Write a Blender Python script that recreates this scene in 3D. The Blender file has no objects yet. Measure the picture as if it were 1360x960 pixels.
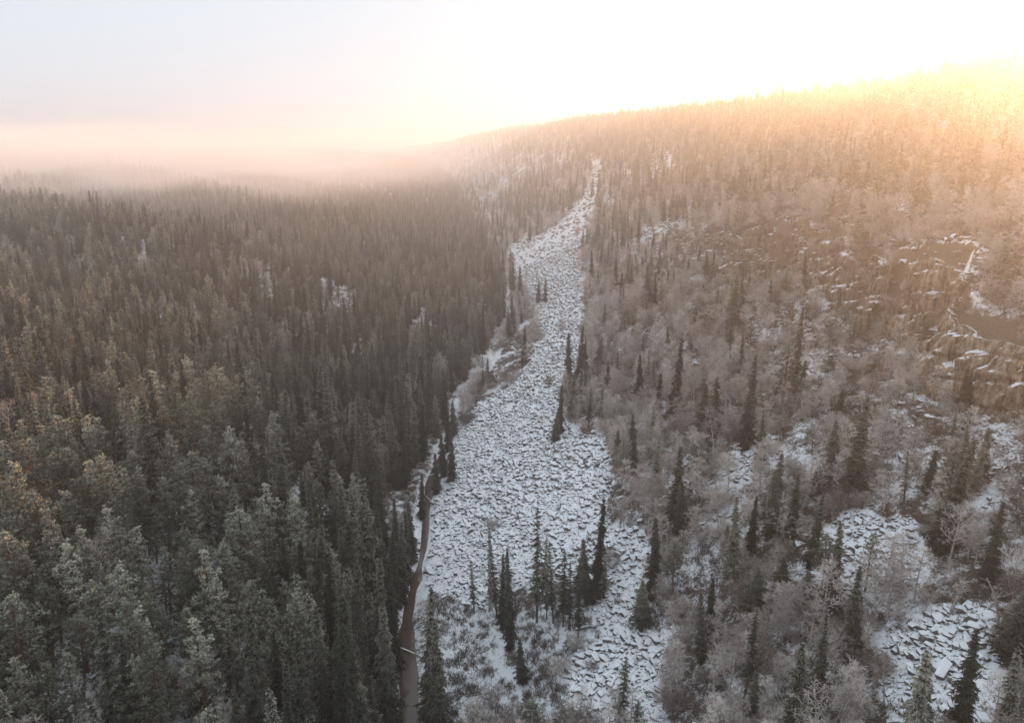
import bpy, bmesh, math, random
import numpy as np

# ------------------------------------------------------------------ camera, sky, sun, exposure
SC = bpy.context.scene
COL = SC.collection
CAMZ = 70.0
PITCH = math.radians(15.5)
FPX = 1027.0
SUN_EL, SUN_AZ = math.radians(12.0), math.radians(40.5)      # azimuth measured from +Y towards +X

cam = bpy.data.objects.new('camera', bpy.data.cameras.new('camera'))
COL.objects.link(cam)
cam.location = (0, 0, CAMZ)
cam.rotation_euler = (math.pi / 2 - PITCH, 0, 0)
cam.data.sensor_width = 36.0
cam.data.lens = FPX / 1360.0 * 36.0
cam.data.clip_start = 0.5
cam.data.clip_end = 30000.0
SC.camera = cam

W = bpy.data.worlds.new('World'); SC.world = W; W.use_nodes = True
nt = W.node_tree; nt.nodes.clear()
out = nt.nodes.new('ShaderNodeOutputWorld'); bg = nt.nodes.new('ShaderNodeBackground')
sky = nt.nodes.new('ShaderNodeTexSky'); sky.sky_type = 'NISHITA'; sky.sun_disc = False
sky.sun_elevation = SUN_EL; sky.sun_rotation = SUN_AZ
sky.air_density = 1.0; sky.dust_density = 2.5; sky.ozone_density = 1.0
hs = nt.nodes.new('ShaderNodeHueSaturation'); hs.inputs['Saturation'].default_value = 0.5
nt.links.new(sky.outputs[0], hs.inputs['Color'])
veil = nt.nodes.new('ShaderNodeMix'); veil.data_type = 'RGBA'          # thin even cloud over the clear sky
veil.inputs[0].default_value = 0.95; veil.inputs[7].default_value = (1.66, 1.92, 2.18, 1)
nt.links.new(hs.outputs[0], veil.inputs[6]); nt.links.new(veil.outputs[2], bg.inputs['Color'])
bg.inputs['Strength'].default_value = 0.14
nt.links.new(bg.outputs[0], out.inputs['Surface'])

sl = bpy.data.lights.new('sun', 'SUN'); sl.energy = 4.0; sl.angle = math.radians(1.5); sl.color = (1.0, 0.56, 0.29)
so = bpy.data.objects.new('sun', sl); COL.objects.link(so)
so.rotation_euler = (math.pi / 2 - SUN_EL, 0, -SUN_AZ + math.pi)

SC.view_settings.view_transform = 'Standard'
SC.view_settings.look = 'None'
SC.view_settings.gamma = 1.0
SC.view_settings.use_curve_mapping = False
SC.view_settings.exposure = 1.62
SC.cycles.max_bounces = 5
SC.cycles.diffuse_bounces = 2
SC.cycles.glossy_bounces = 2
SC.cycles.transparent_max_bounces = 8
SC.cycles.volume_bounces = 2
SC.cycles.volume_max_steps = 64
SC.cycles.use_denoising = True

RNG = np.random.default_rng(11)
random.seed(5)

# ------------------------------------------------------------------ helpers
def tag(o, label=None, cat=None, group=None, kind=None):
    if label: o['label'] = label
    if cat: o['category'] = cat
    if group: o['group'] = group
    if kind: o['kind'] = kind
    return o

def link(o, parent=None):
    COL.objects.link(o)
    if parent: o.parent = parent
    return o

def soup(name, tris, frost=None, mats=(), mat_idx=None):
    """mesh from an (n,3,3) array of triangles, with a per-vertex float attribute 'frost'"""
    t = np.asarray(tris, dtype=np.float32).reshape(-1, 3)
    n = len(t); f = n // 3
    me = bpy.data.meshes.new(name)
    me.vertices.add(n); me.vertices.foreach_set('co', t.ravel())
    me.loops.add(n); me.loops.foreach_set('vertex_index', np.arange(n, dtype=np.int32))
    me.polygons.add(f); me.polygons.foreach_set('loop_start', np.arange(0, n, 3, dtype=np.int32))
    if mat_idx is not None: me.polygons.foreach_set('material_index', np.asarray(mat_idx, dtype=np.int32))
    me.update(calc_edges=True)
    if frost is not None:
        a = me.attributes.new('frost', 'FLOAT', 'POINT'); a.data.foreach_set('value', np.asarray(frost, dtype=np.float32).ravel())
    for m in mats: me.materials.append(m)
    return me

def _hash(ix, iy, s):
    h = (ix * 374761393 + iy * 668265263 + s * 1442695041) & 0xFFFFFFFF
    h = ((h ^ (h >> 13)) * 1274126177) & 0xFFFFFFFF
    h = h ^ (h >> 16)
    return (h & 0xFFFFFF) / float(0xFFFFFF)

def vnoise(x, y, s=0):
    """value noise in -1..1"""
    x = np.asarray(x, float); y = np.asarray(y, float)
    ix = np.floor(x).astype(np.int64); iy = np.floor(y).astype(np.int64)
    fx = x - ix; fy = y - iy
    fx = fx * fx * (3 - 2 * fx); fy = fy * fy * (3 - 2 * fy)
    a = _hash(ix, iy, s); b = _hash(ix + 1, iy, s); c = _hash(ix, iy + 1, s); d = _hash(ix + 1, iy + 1, s)
    return 2 * ((a * (1 - fx) + b * fx) * (1 - fy) + (c * (1 - fx) + d * fx) * fy) - 1

def sstep(a, b, x):
    t = np.clip((np.asarray(x, float) - a) / (b - a), 0, 1)
    return t * t * (3 - 2 * t)

# ------------------------------------------------------------------ the lie of the land
_yt = np.arange(-400, 7001, 5.0)
_xt = np.interp(_yt, [-400, 82, 109, 137, 153, 199, 297, 420, 554, 1174, 2000, 3000, 7000],
                [-8, -12.8, -15.9, -17.6, -16.5, -15.5, 0, -4, -21, -90, -225, -450, -1400])
def _smooth(a, n):
    k = np.hanning(n + 2)[1:-1]; k /= k.sum()
    return np.convolve(np.pad(a, n // 2, mode='edge'), k, mode='valid')[:len(a)]
_xt = np.where(_yt < 260, _smooth(_xt, 5), _smooth(_xt, 21))
def stream_x(y):
    return np.interp(y, _yt, _xt) + 0.9 * np.sin(np.asarray(y) * 0.11) * (np.asarray(y) < 400)
def stream_z(y):
    return np.interp(y, [-400, 80, 200, 300, 600, 1200, 2500, 7000], [-1.5, 0, 1, 4, 12, 26, 42, 50])
def cliff_d(y):
    return np.interp(y, [-50, 60, 130, 200, 215, 260, 330], [78, 80, 82, 84, 74, 66, 60]) + 4.0 * vnoise(np.asarray(y) / 17.0, 3.3, 71) + 2.2 * vnoise(np.asarray(y) / 6.0, 1.3, 72)
def cliff_a(y):
    return np.interp(y, [20, 60, 190, 215, 270, 330], [5, 12, 13, 9, 6, 0]) * (0.95 + 0.4 * vnoise(np.asarray(y) / 13.0, 7.7, 73))

def H(x, y):
    x = np.asarray(x, float); y = np.asarray(y, float)
    x, y = np.broadcast_arrays(x, y)
    d = x - stream_x(y); zs = stream_z(y)
    ridge = np.interp(y, [-100, 0, 100, 240, 505, 1340, 2000, 3000, 4500, 7000], [78, 82, 87, 90, 90, 103, 99, 70, 58, 56])
    pr = np.interp(d, [0, 3, 9, 30, 60, 95, 130, 165, 260, 700, 3000], [0, 0.2, 1.6, 13, 31, 52, 71, 84, 84, 82, 78]) / 84.0
    # round the corner of the ridge
    pr = pr - 0.03 * np.exp(-((d - 165) / 18.0) ** 2)
    hr = zs + pr * (ridge - zs)
    dl = -d / np.interp(y, [140, 300, 600, 1200], [1.0, 1.5, 2.1, 2.8])
    pl = np.interp(dl, [0, 3, 10, 25, 45, 80, 130, 200, 300, 500, 5000], [0, 0.2, 1.6, 6.5, 14, 25, 37, 46, 53, 57, 58]) / 58.0
    lt = np.interp(y, [-100, 900, 2000, 4000, 7000], [51, 50, 50, 50, 52])
    hl = zs + pl * (lt - zs)
    h = np.where(d > 0, hr, hl)
    # pine spur on the forest side
    h = h + 9.0 * np.exp(-((x + 49) / 15.0) ** 2) * sstep(158, 132, y) * sstep(5, 50, y)
    h = h - 5.0 * np.exp(-((x + 52) / 26.0) ** 2 - ((y - 205) / 42.0) ** 2)
    h = h + 5.5 * np.sin((y + 0.55 * x) / 29.0 + 1.2 * vnoise(x / 90, y / 90, 14)) * sstep(30, 100, -d) * sstep(150, 230, y) * (1 - 0.4 * sstep(500, 900, y))
    # cliff step
    dc = d - cliff_d(y); A = cliff_a(y)
    h = h + A * (np.clip(dc / 4.5, -0.5, 0.5) - np.clip(dc / 56.0, -0.5, 0.5))
    # relief
    away = np.clip(np.abs(d) / 25.0, 0.05, 1)
    far = sstep(250, 900, np.hypot(x, y))
    h = h + away * (2.2 * vnoise(x / 38, y / 38, 1) + 0.8 * vnoise(x / 13, y / 13, 2))
    h = h + 0.28 * np.clip(np.abs(d) / 8, 0.7, 1) * vnoise(x / 4.0, y / 4.0, 3) * (1 - far)
    h = h + far * away * (5.5 * vnoise(x / 210, y / 210, 4))
    h = h + sstep(200, 420, np.hypot(x + 300, y - 560)) * 0 + 10.0 * np.exp(-((x + 320) / 120.0) ** 2 - ((y - 560) / 130.0) ** 2)
    # channel
    h = h - 0.9 * np.exp(-(d / np.interp(y, [108, 122, 142, 152, 165, 180], [1.9, 1.2, 1.2, 1.6, 1.2, 0.9])) ** 2) * (np.abs(d) < 12)
    return h

CP, SP = math.cos(PITCH), math.sin(PITCH)
def proj(x, y, z):
    """world -> photograph pixel (1360 x 960) and depth"""
    zz = np.asarray(z, float) - CAMZ
    dep = np.asarray(y) * CP - zz * SP
    dep = np.where(np.abs(dep) < 1e-6, 1e-6, dep)
    return 680 + FPX * np.asarray(x) / dep, 480 - FPX * (np.asarray(y) * SP + zz * CP) / dep, dep

def hit(px, py):
    """where the line of sight through a photograph pixel meets the ground"""
    u = (px - 680) / FPX; v = (480 - py) / FPX
    dx, dy, dz = u, CP + v * SP, -SP + v * CP
    t = 25.0 * 1.004 ** np.arange(1400)
    g = CAMZ + dz * t - H(dx * t, dy * t)
    i = np.argmax(g < 0)
    if g[i] >= 0: i = len(t) - 1
    a, b = t[max(i - 1, 0)], t[i]
    for _ in range(24):
        m = (a + b) / 2
        if CAMZ + dz * m - float(H(dx * m, dy * m)) < 0: b = m
        else: a = m
    return np.array([dx * b, dy * b, float(H(dx * b, dy * b))])

def height_to(p, py_top):
    a, b = 0.2, 60.0
    for _ in range(30):
        m = (a + b) / 2
        if proj(p[0], p[1], p[2] + m)[1] > py_top: a = m
        else: b = m
    return a

def in_poly(px, py, poly):
    px = np.asarray(px); py = np.asarray(py); r = np.zeros(px.shape, bool); n = len(poly)
    for i in range(n):
        x1, y1 = poly[i]; x2, y2 = poly[(i + 1) % n]
        if y1 == y2: continue
        c = ((y1 > py) != (y2 > py)) & (px < (x2 - x1) * (py - y1) / (y2 - y1) + x1)
        r ^= c
    return r

# areas of bare boulders, read off the picture and laid on the ground
SCREE = [(664, 352), (680, 322), (722, 312), (752, 288), (782, 250), (788, 215), (799, 213), (796, 252), (780, 300), (770, 330), (774, 400), (778, 470), (748, 540), (764, 575), (818, 590),
         (818, 650), (806, 690), (852, 704), (872, 800), (888, 965), (742, 965), (768, 880), (806, 835), (790, 800), (700, 780), (640, 805),
         (600, 792), (560, 772), (533, 750), (545, 690), (570, 668), (602, 642), (602, 585), (632, 545), (692, 500), (716, 450), (704, 400), (672, 345)]
SCREE_G = [(636, 288), (648, 258), (664, 262), (668, 290), (650, 300)]
SCREE_A = [(1085, 705), (1140, 682), (1215, 692), (1232, 735), (1200, 785), (1130, 795), (1075, 765)]
SCREE_B = [(1145, 855), (1230, 822), (1325, 800), (1345, 900), (1325, 970), (1195, 970), (1150, 905)]
SCREE_C = [(855, 308), (912, 286), (905, 318), (868, 330)]
SCREE_D = [(876, 198), (892, 205), (890, 244), (862, 250), (862, 215)]
SCREE_E = [(1190, 372), (1290, 335), (1350, 345), (1300, 372), (1210, 388)]
SCREE_F = [(960, 600), (1010, 580), (1040, 610), (1010, 650), (950, 640)]
OPEN = [(560, 776), (640, 808), (790, 802), (806, 838), (770, 882), (742, 970), (588, 970), (580, 860)]
CLEAR = [[(490, 705), (515, 650), (545, 650), (548, 690), (520, 735), (495, 735)], [(540, 440), (560, 415), (572, 430), (565, 468), (540, 475)],
         [(495, 900), (510, 860), (520, 890), (515, 940), (500, 935)], [(60, 700), (70, 675), (80, 700), (70, 720)], [(135, 650), (155, 620), (175, 640), (160, 670)],
         [(640, 490), (700, 425), (712, 440), (690, 495), (655, 505)], [(120, 900), (165, 860), (175, 900), (150, 960), (120, 960)], [(575, 600), (590, 570), (604, 600), (600, 640), (570, 640)]]

def scree_mask(x, y, z):
    px, py, dep = proj(x, y, z)
    js = 900.0 / np.maximum(dep, 60)
    jx = js * (1.3 * vnoise(x / 6, y / 6, 31) + 0.8 * vnoise(x / 1.8, y / 1.8, 33)); jy = js * (1.1 * vnoise(x / 6, y / 6, 32) + 0.7 * vnoise(x / 1.8, y / 1.8, 34))
    m = np.zeros(np.shape(x), int)
    for i, P in enumerate([SCREE, SCREE_A, SCREE_B, SCREE_C, SCREE_D, SCREE_E, SCREE_F, SCREE_G]):
        m = np.where(in_poly(px + jx, py + jy, P) & (dep > 10), i + 1, m)
    return m
def open_mask(x, y, z):
    px, py, dep = proj(x, y, z)
    m = in_poly(px, py, OPEN)
    for P in CLEAR: m |= in_poly(px, py, P)
    return m & (dep > 10)

# ------------------------------------------------------------------ materials
def new_mat(name):
    m = bpy.data.materials.new(name); m.use_nodes = True
    n = m.node_tree; n.nodes.clear()
    o = n.nodes.new('ShaderNodeOutputMaterial'); b = n.nodes.new('ShaderNodeBsdfPrincipled')
    n.links.new(b.outputs[0], o.inputs['Surface'])
    b.inputs['Roughness'].default_value = 0.85
    b.inputs['Specular IOR Level'].default_value = 0.2
    return m, n, b

def mathn(n, op, a, b=None, clamp=False):
    k = n.nodes.new('ShaderNodeMath'); k.operation = op; k.use_clamp = clamp
    for i, v in enumerate((a, b)):
        if v is None: continue
        if isinstance(v, (int, float)): k.inputs[i].default_value = v
        else: n.links.new(v, k.inputs[i])
    return k.outputs[0]

def mixc(n, fac, a, b):
    k = n.nodes.new('ShaderNodeMix'); k.data_type = 'RGBA'
    if isinstance(fac, (int, float)): k.inputs[0].default_value = fac
    else: n.links.new(fac, k.inputs[0])
    for s, v in ((6, a), (7, b)):
        if isinstance(v, tuple): k.inputs[s].default_value = (*v, 1)
        else: n.links.new(v, k.inputs[s])
    return k.outputs[2]

def maprange(n, v, a, b, c=0.0, d=1.0):
    k = n.nodes.new('ShaderNodeMapRange'); k.interpolation_type = 'SMOOTHSTEP'
    n.links.new(v, k.inputs[0])
    for i, q in enumerate((a, b, c, d)): k.inputs[1 + i].default_value = q
    return k.outputs[0]

def noise(n, vec, scale, detail=4.0, rough=0.55):
    k = n.nodes.new('ShaderNodeTexNoise'); k.inputs['Scale'].default_value = scale
    k.inputs['Detail'].default_value = detail; k.inputs['Roughness'].default_value = rough
    if vec is not None: n.links.new(vec, k.inputs['Vector'])
    return k.outputs['Fac']

def leaf_material(name, dark, dark2, frost, base=0.0, gain=1.0, spread=0.5):
    """needles or twigs whose tips carry hoar frost: the mesh attribute says how much"""
    m, n, b = new_mat(name)
    at = n.nodes.new('ShaderNodeAttribute'); at.attribute_name = 'frost'
    oi = n.nodes.new('ShaderNodeObjectInfo')
    r = oi.outputs['Random']
    g = maprange(n, r, 0, 1, 1 - spread, 1 + spread)
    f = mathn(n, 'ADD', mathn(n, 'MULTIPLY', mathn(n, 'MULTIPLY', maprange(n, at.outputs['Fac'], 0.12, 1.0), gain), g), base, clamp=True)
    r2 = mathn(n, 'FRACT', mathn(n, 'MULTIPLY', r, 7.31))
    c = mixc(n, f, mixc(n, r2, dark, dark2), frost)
    n.links.new(c, b.inputs['Base Color'])
    return m

M = {}
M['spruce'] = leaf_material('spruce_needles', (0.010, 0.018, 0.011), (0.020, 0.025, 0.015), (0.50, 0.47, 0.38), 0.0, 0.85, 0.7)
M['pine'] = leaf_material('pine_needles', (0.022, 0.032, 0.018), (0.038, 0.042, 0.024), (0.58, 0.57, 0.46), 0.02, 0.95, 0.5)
M['birch'] = leaf_material('birch_twigs', (0.14, 0.10, 0.085), (0.11, 0.08, 0.07), (0.78, 0.69, 0.63), 0.22, 0.95, 0.6)
M['shrub'] = leaf_material('shrub_twigs', (0.12, 0.08, 0.06), (0.10, 0.075, 0.05), (0.66, 0.57, 0.52), 0.04, 0.85, 0.8)

def bark(name, c1, c2):
    m, n, b = new_mat(name)
    tc = n.nodes.new('ShaderNodeTexCoord')
    f = noise(n, tc.outputs['Object'], 3.0, 5)
    n.links.new(mixc(n, maprange(n, f, 0.35, 0.65), c1, c2), b.inputs['Base Color'])
    return m
M['bark'] = bark('spruce_bark', (0.05, 0.04, 0.035), (0.12, 0.10, 0.09))
M['pine_bark'] = bark('pine_bark', (0.09, 0.055, 0.035), (0.20, 0.13, 0.09))
M['birch_bark'] = bark('birch_bark', (0.24, 0.20, 0.18), (0.62, 0.58, 0.54))
M['dead_wood'] = bark('dead_wood', (0.22, 0.20, 0.18), (0.48, 0.45, 0.42))

def snowy(name, dark1, dark2, snow, lo, hi, scale, nscale, nz_amp):
    """rock or wood with snow lying on whatever faces up"""
    m, n, b = new_mat(name)
    tc = n.nodes.new('ShaderNodeTexCoord'); ge = n.nodes.new('ShaderNodeNewGeometry')
    oi = n.nodes.new('ShaderNodeObjectInfo')
    sx = n.nodes.new('ShaderNodeSeparateXYZ'); n.links.new(ge.outputs['Normal'], sx.inputs[0])
    nz = noise(n, ge.outputs['Position'], nscale, 5)
    v = mathn(n, 'ADD', sx.outputs['Z'], mathn(n, 'MULTIPLY', mathn(n, 'SUBTRACT', nz, 0.5), nz_amp))
    f = maprange(n, v, lo, hi)
    src = ge.outputs['Position']
    if 'cliff' in name:      # streaked down the face
        mp = n.nodes.new('ShaderNodeMapping'); mp.inputs['Scale'].default_value = (1.6, 1.6, 0.35); n.links.new(src, mp.inputs[0]); src = mp.outputs[0]
    rf = noise(n, src, scale, 8, 0.7)
    if 'cliff' in name: rf = maprange(n, rf, 0.32, 0.68)
    rock = mixc(n, rf, dark1, dark2)
    rock = mixc(n, mathn(n, 'MULTIPLY', oi.outputs['Random'], 0.5), rock, (0.05, 0.045, 0.042))
    n.links.new(mixc(n, f, rock, snow), b.inputs['Base Color'])
    bp = n.nodes.new('ShaderNodeBump'); bp.inputs['Strength'].default_value = 0.5; bp.inputs['Distance'].default_value = 0.08
    n.links.new(noise(n, ge.outputs['Position'], 6.0 if 'cliff' not in name else 1.6, 6), bp.inputs['Height'])
    if 'cliff' in name: bp.inputs['Strength'].default_value = 1.0; bp.inputs['Distance'].default_value = 0.5; n.links.new(bp.outputs[0], b.inputs['Normal'])
    return m
SNOW = (0.90, 0.905, 0.92)
M['stone'] = snowy('snowy_stone', (0.07, 0.06, 0.055), (0.20, 0.17, 0.155), SNOW, 0.30, 0.55, 1.3, 2.2, 0.5)
M['cliff'] = snowy('cliff_rock', (0.05, 0.036, 0.026), (0.52, 0.39, 0.28), SNOW, 0.72, 0.92, 1.0, 1.8, 0.9)
M['log'] = snowy('snowy_log', (0.08, 0.06, 0.05), (0.20, 0.17, 0.15), SNOW, 0.35, 0.65, 2.0, 2.0, 0.5)

def ground_material():
    m, n, b = new_mat('snowy_heath')
    ge = n.nodes.new('ShaderNodeNewGeometry'); P = ge.outputs['Position']
    at = n.nodes.new('ShaderNodeAttribute'); at.attribute_name = 'scree'
    n1 = noise(n, P, 0.09, 6, 0.65); n2 = noise(n, P, 0.9, 5, 0.65); n3 = noise(n, P, 3.5, 4, 0.6)
    heath = mixc(n, n2, (0.055, 0.042, 0.032), (0.13, 0.10, 0.082))
    cover = mathn(n, 'ADD', mathn(n, 'MULTIPLY', n1, 0.45), mathn(n, 'ADD', mathn(n, 'MULTIPLY', n2, 0.35), mathn(n, 'MULTIPLY', n3, 0.28)))
    c1 = mixc(n, maprange(n, mathn(n, 'ADD', cover, mathn(n, 'MULTIPLY', at.outputs['Fac'], 0.16)), 0.47, 0.60), heath, SNOW)
    sx = n.nodes.new('ShaderNodeSeparateXYZ'); n.links.new(ge.outputs['Normal'], sx.inputs[0])
    steep = maprange(n, mathn(n, 'ADD', sx.outputs['Z'], mathn(n, 'MULTIPLY', mathn(n, 'SUBTRACT', n2, 0.5), 0.5)), 0.78, 0.66)
    c1 = mixc(n, steep, c1, mixc(n, n3, (0.06, 0.043, 0.03), (0.26, 0.19, 0.135)))
    rock = mixc(n, n3, (0.04, 0.035, 0.032), (0.12, 0.10, 0.09))
    c2 = mixc(n, maprange(n, mathn(n, 'ADD', mathn(n, 'MULTIPLY', n3, 0.6), mathn(n, 'MULTIPLY', n2, 0.4)), 0.38, 0.47), rock, SNOW)
    n.links.new(mixc(n, maprange(n, at.outputs['Fac'], 0.45, 0.95), c1, c2), b.inputs['Base Color'])
    bp = n.nodes.new('ShaderNodeBump'); bp.inputs['Strength'].default_value = 0.6; bp.inputs['Distance'].default_value = 0.3
    n.links.new(cover, bp.inputs['Height']); n.links.new(bp.outputs[0], b.inputs['Normal'])
    return m
M['ground'] = ground_material()

def water_material():
    m, n, b = new_mat('stream_water')
    ge = n.nodes.new('ShaderNodeNewGeometry')
    n.links.new(mixc(n, noise(n, ge.outputs['Position'], 0.6, 3), (0.05, 0.032, 0.024), (0.12, 0.08, 0.06)), b.inputs['Base Color'])
    b.inputs['Roughness'].default_value = 0.12; b.inputs['Specular IOR Level'].default_value = 0.5
    bp = n.nodes.new('ShaderNodeBump'); bp.inputs['Strength'].default_value = 0.25; bp.inputs['Distance'].default_value = 0.05
    n.links.new(noise(n, ge.outputs['Position'], 2.5, 4), bp.inputs['Height']); n.links.new(bp.outputs[0], b.inputs['Normal'])
    return m
M['water'] = water_material()

# ------------------------------------------------------------------ ground sheet
def spaced(lo, hi, fine_lo, fine_hi, step, grow):
    a = list(np.arange(fine_lo, fine_hi + 1e-6, step))
    s, v = step, fine_hi
    while v < hi: s *= grow; v += s; a.append(min(v, hi))
    s, v = step, fine_lo; b = []
    while v > lo: s *= grow; v -= s; b.append(max(v, lo))
    return np.array(b[::-1] + a)
GX = spaced(-3600, 3600, -90, 120, 1.0, 1.035)
GY = spaced(-400, 6500, 28, 250, 1.0, 1.022)
def grid_mesh(name, X, Y, Z, attr=None):
    ny, nx = X.shape
    me = bpy.data.meshes.new(name)
    v = np.stack([X, Y, Z], -1).reshape(-1, 3).astype(np.float32)
    i = np.arange((ny - 1) * (nx - 1)); r = i // (nx - 1); c = i % (nx - 1); a = r * nx + c
    q = np.stack([a, a + 1, a + nx + 1, a + nx], -1).astype(np.int32)
    me.vertices.add(len(v)); me.vertices.foreach_set('co', v.ravel())
    me.loops.add(q.size); me.loops.foreach_set('vertex_index', q.ravel())
    me.polygons.add(len(q)); me.polygons.foreach_set('loop_start', np.arange(0, q.size, 4, dtype=np.int32))
    me.update(calc_edges=True)
    if attr is not None:
        at = me.attributes.new(attr[0], 'FLOAT', 'POINT'); at.data.foreach_set('value', attr[1].ravel().astype(np.float32))
    me.polygons.foreach_set('use_smooth', np.ones(len(q), bool))
    return me
XX, YY = np.meshgrid(GX, GY); ZZ = H(XX, YY)
g = grid_mesh('ground', XX, YY, ZZ, ('scree', (scree_mask(XX, YY, ZZ) > 0).astype(float) + 0.4 * open_mask(XX, YY, ZZ) - 0.15 * ((XX - stream_x(YY) > 14) & (YY < 260)) * (scree_mask(XX, YY, ZZ) == 0) * ~open_mask(XX, YY, ZZ)))
g.materials.append(M['ground'])
tag(link(bpy.data.objects.new('ground', g)), 'snow dusted valley floor and slopes under the forest', kind='structure')

# stream
ys = np.arange(40, 172, 1.5); wv = np.array([-1.0, -0.6, 0, 0.6, 1.0])
wd = (2.6 + 0.6 * vnoise(ys / 9.0, 0.5, 9)) * np.interp(ys, [40, 110, 122, 140, 152, 164, 175, 240], [0.6, 0.55, 0.26, 0.22, 0.4, 0.3, 0.2, 0.1])
XS = stream_x(ys)[:, None] + wv[None, :] * wd[:, None]; YS = np.repeat(ys[:, None], 5, 1)
ZS = np.repeat((stream_z(ys) - 0.42)[:, None], 5, 1)
s = grid_mesh('stream', XS, YS, ZS); s.materials.append(M['water'])
tag(link(bpy.data.objects.new('stream', s)), 'dark brown stream at the foot of the boulder slope', kind='structure')

# cliff faces
def cliff(name, y0, y1, lift):
    u = np.arange(y0, y1, 0.4); ny = len(u); v = np.linspace(0, 1, 52)
    U, V = np.meshgrid(u, v, indexing='ij')
    sx = stream_x(U) + cliff_d(U)
    zb = H(sx - 3.6, U) - 2.0; zt = H(sx + 2.0, U) + lift * 0.9 * vnoise(U / 3.0, 0.2, 81)
    Z = zb + V * (zt - zb); hh = (zt - zb)
    def cells(a, b, sd): return _hash(np.floor(a).astype(np.int64), np.floor(b).astype(np.int64), sd)
    wob = 0.6 * vnoise(U / 3.0, Z / 3.0, 82)
    bl = 2.2 * (cells((U + wob) / 3.1, (Z + 4 * cells((U + wob) / 3.1, 0 * U, 5)) / 6.5, 6) - 0.4) + 1.1 * (cells((U + wob) / 1.2, (Z + 3 * cells((U + wob) / 1.2, 0 * U, 7)) / 2.8, 8) - 0.5)
    bl = bl + 2.0 * vnoise(U / 14, Z / 11, 83) + 0.55 * vnoise(U / 1.1, Z / 2.6, 84) + 0.5 * vnoise(U / 2.3, Z / 1.2, 85)
    def crack(a, w): f = a - np.floor(a); return np.exp(-(np.minimum(f, 1 - f) / w) ** 2)
    bl = bl - 1.3 * crack((U + wob) / 3.1, 0.10) - 0.8 * crack((U + wob) / 1.2, 0.16) - 0.7 * crack((Z + 0.8 * wob + 0.25 * U) / 3.4, 0.10)
    lean = (V - 0.5) * 4.6
    X = sx - 1.9 + lean - bl * np.sin(np.pi * np.clip(V * 0.86 + 0.1, 0, 1)) + 4.2 * sstep(0.88, 1.0, V)
    Z = Z - 3.4 * sstep(0.86, 1.0, V)
    return grid_mesh(name, X, U, Z)
for (a, b, lf, lb) in ((52, 128, 1.2, 'tall banded brown rock cliff with snowy ledges above birch thicket'), (130, 212, 1.2, 'weathered brown rock cliff beside the taller banded cliff'),
                       (214, 300, 0.8, 'low rock outcrop running down towards the boulder field')):
    me = cliff('cliff', a, b, lf); me.polygons.foreach_set('use_smooth', np.zeros(len(me.polygons), bool)); me.materials.append(M['cliff'])
    tag(link(bpy.data.objects.new('cliff', me)), lb, 'cliff')

# ------------------------------------------------------------------ tree shapes
def unit(v): return v / (np.linalg.norm(v) + 1e-9)
def tube(path, radii, sides=5):
    T = []
    rings = []
    for k, p in enumerate(path):
        d = unit(path[min(k + 1, len(path) - 1)] - path[max(k - 1, 0)])
        a = unit(np.cross(d, [0.3, 1, 0.1])); b = np.cross(d, a)
        rings.append([p + radii[k] * (math.cos(q) * a + math.sin(q) * b) for q in np.linspace(0, 2 * math.pi, sides, endpoint=False)])
    for k in range(len(path) - 1):
        for j in range(sides):
            A, B = rings[k][j], rings[k][(j + 1) % sides]; C, D = rings[k + 1][(j + 1) % sides], rings[k + 1][j]
            T += [[A, B, C], [A, C, D]]
    return T

def sliver(p, q, w, rs):
    d = q - p; s = unit(np.cross(d, rs.normal(size=3))) * w * 0.5
    return [p + s, p - s, q]

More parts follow.
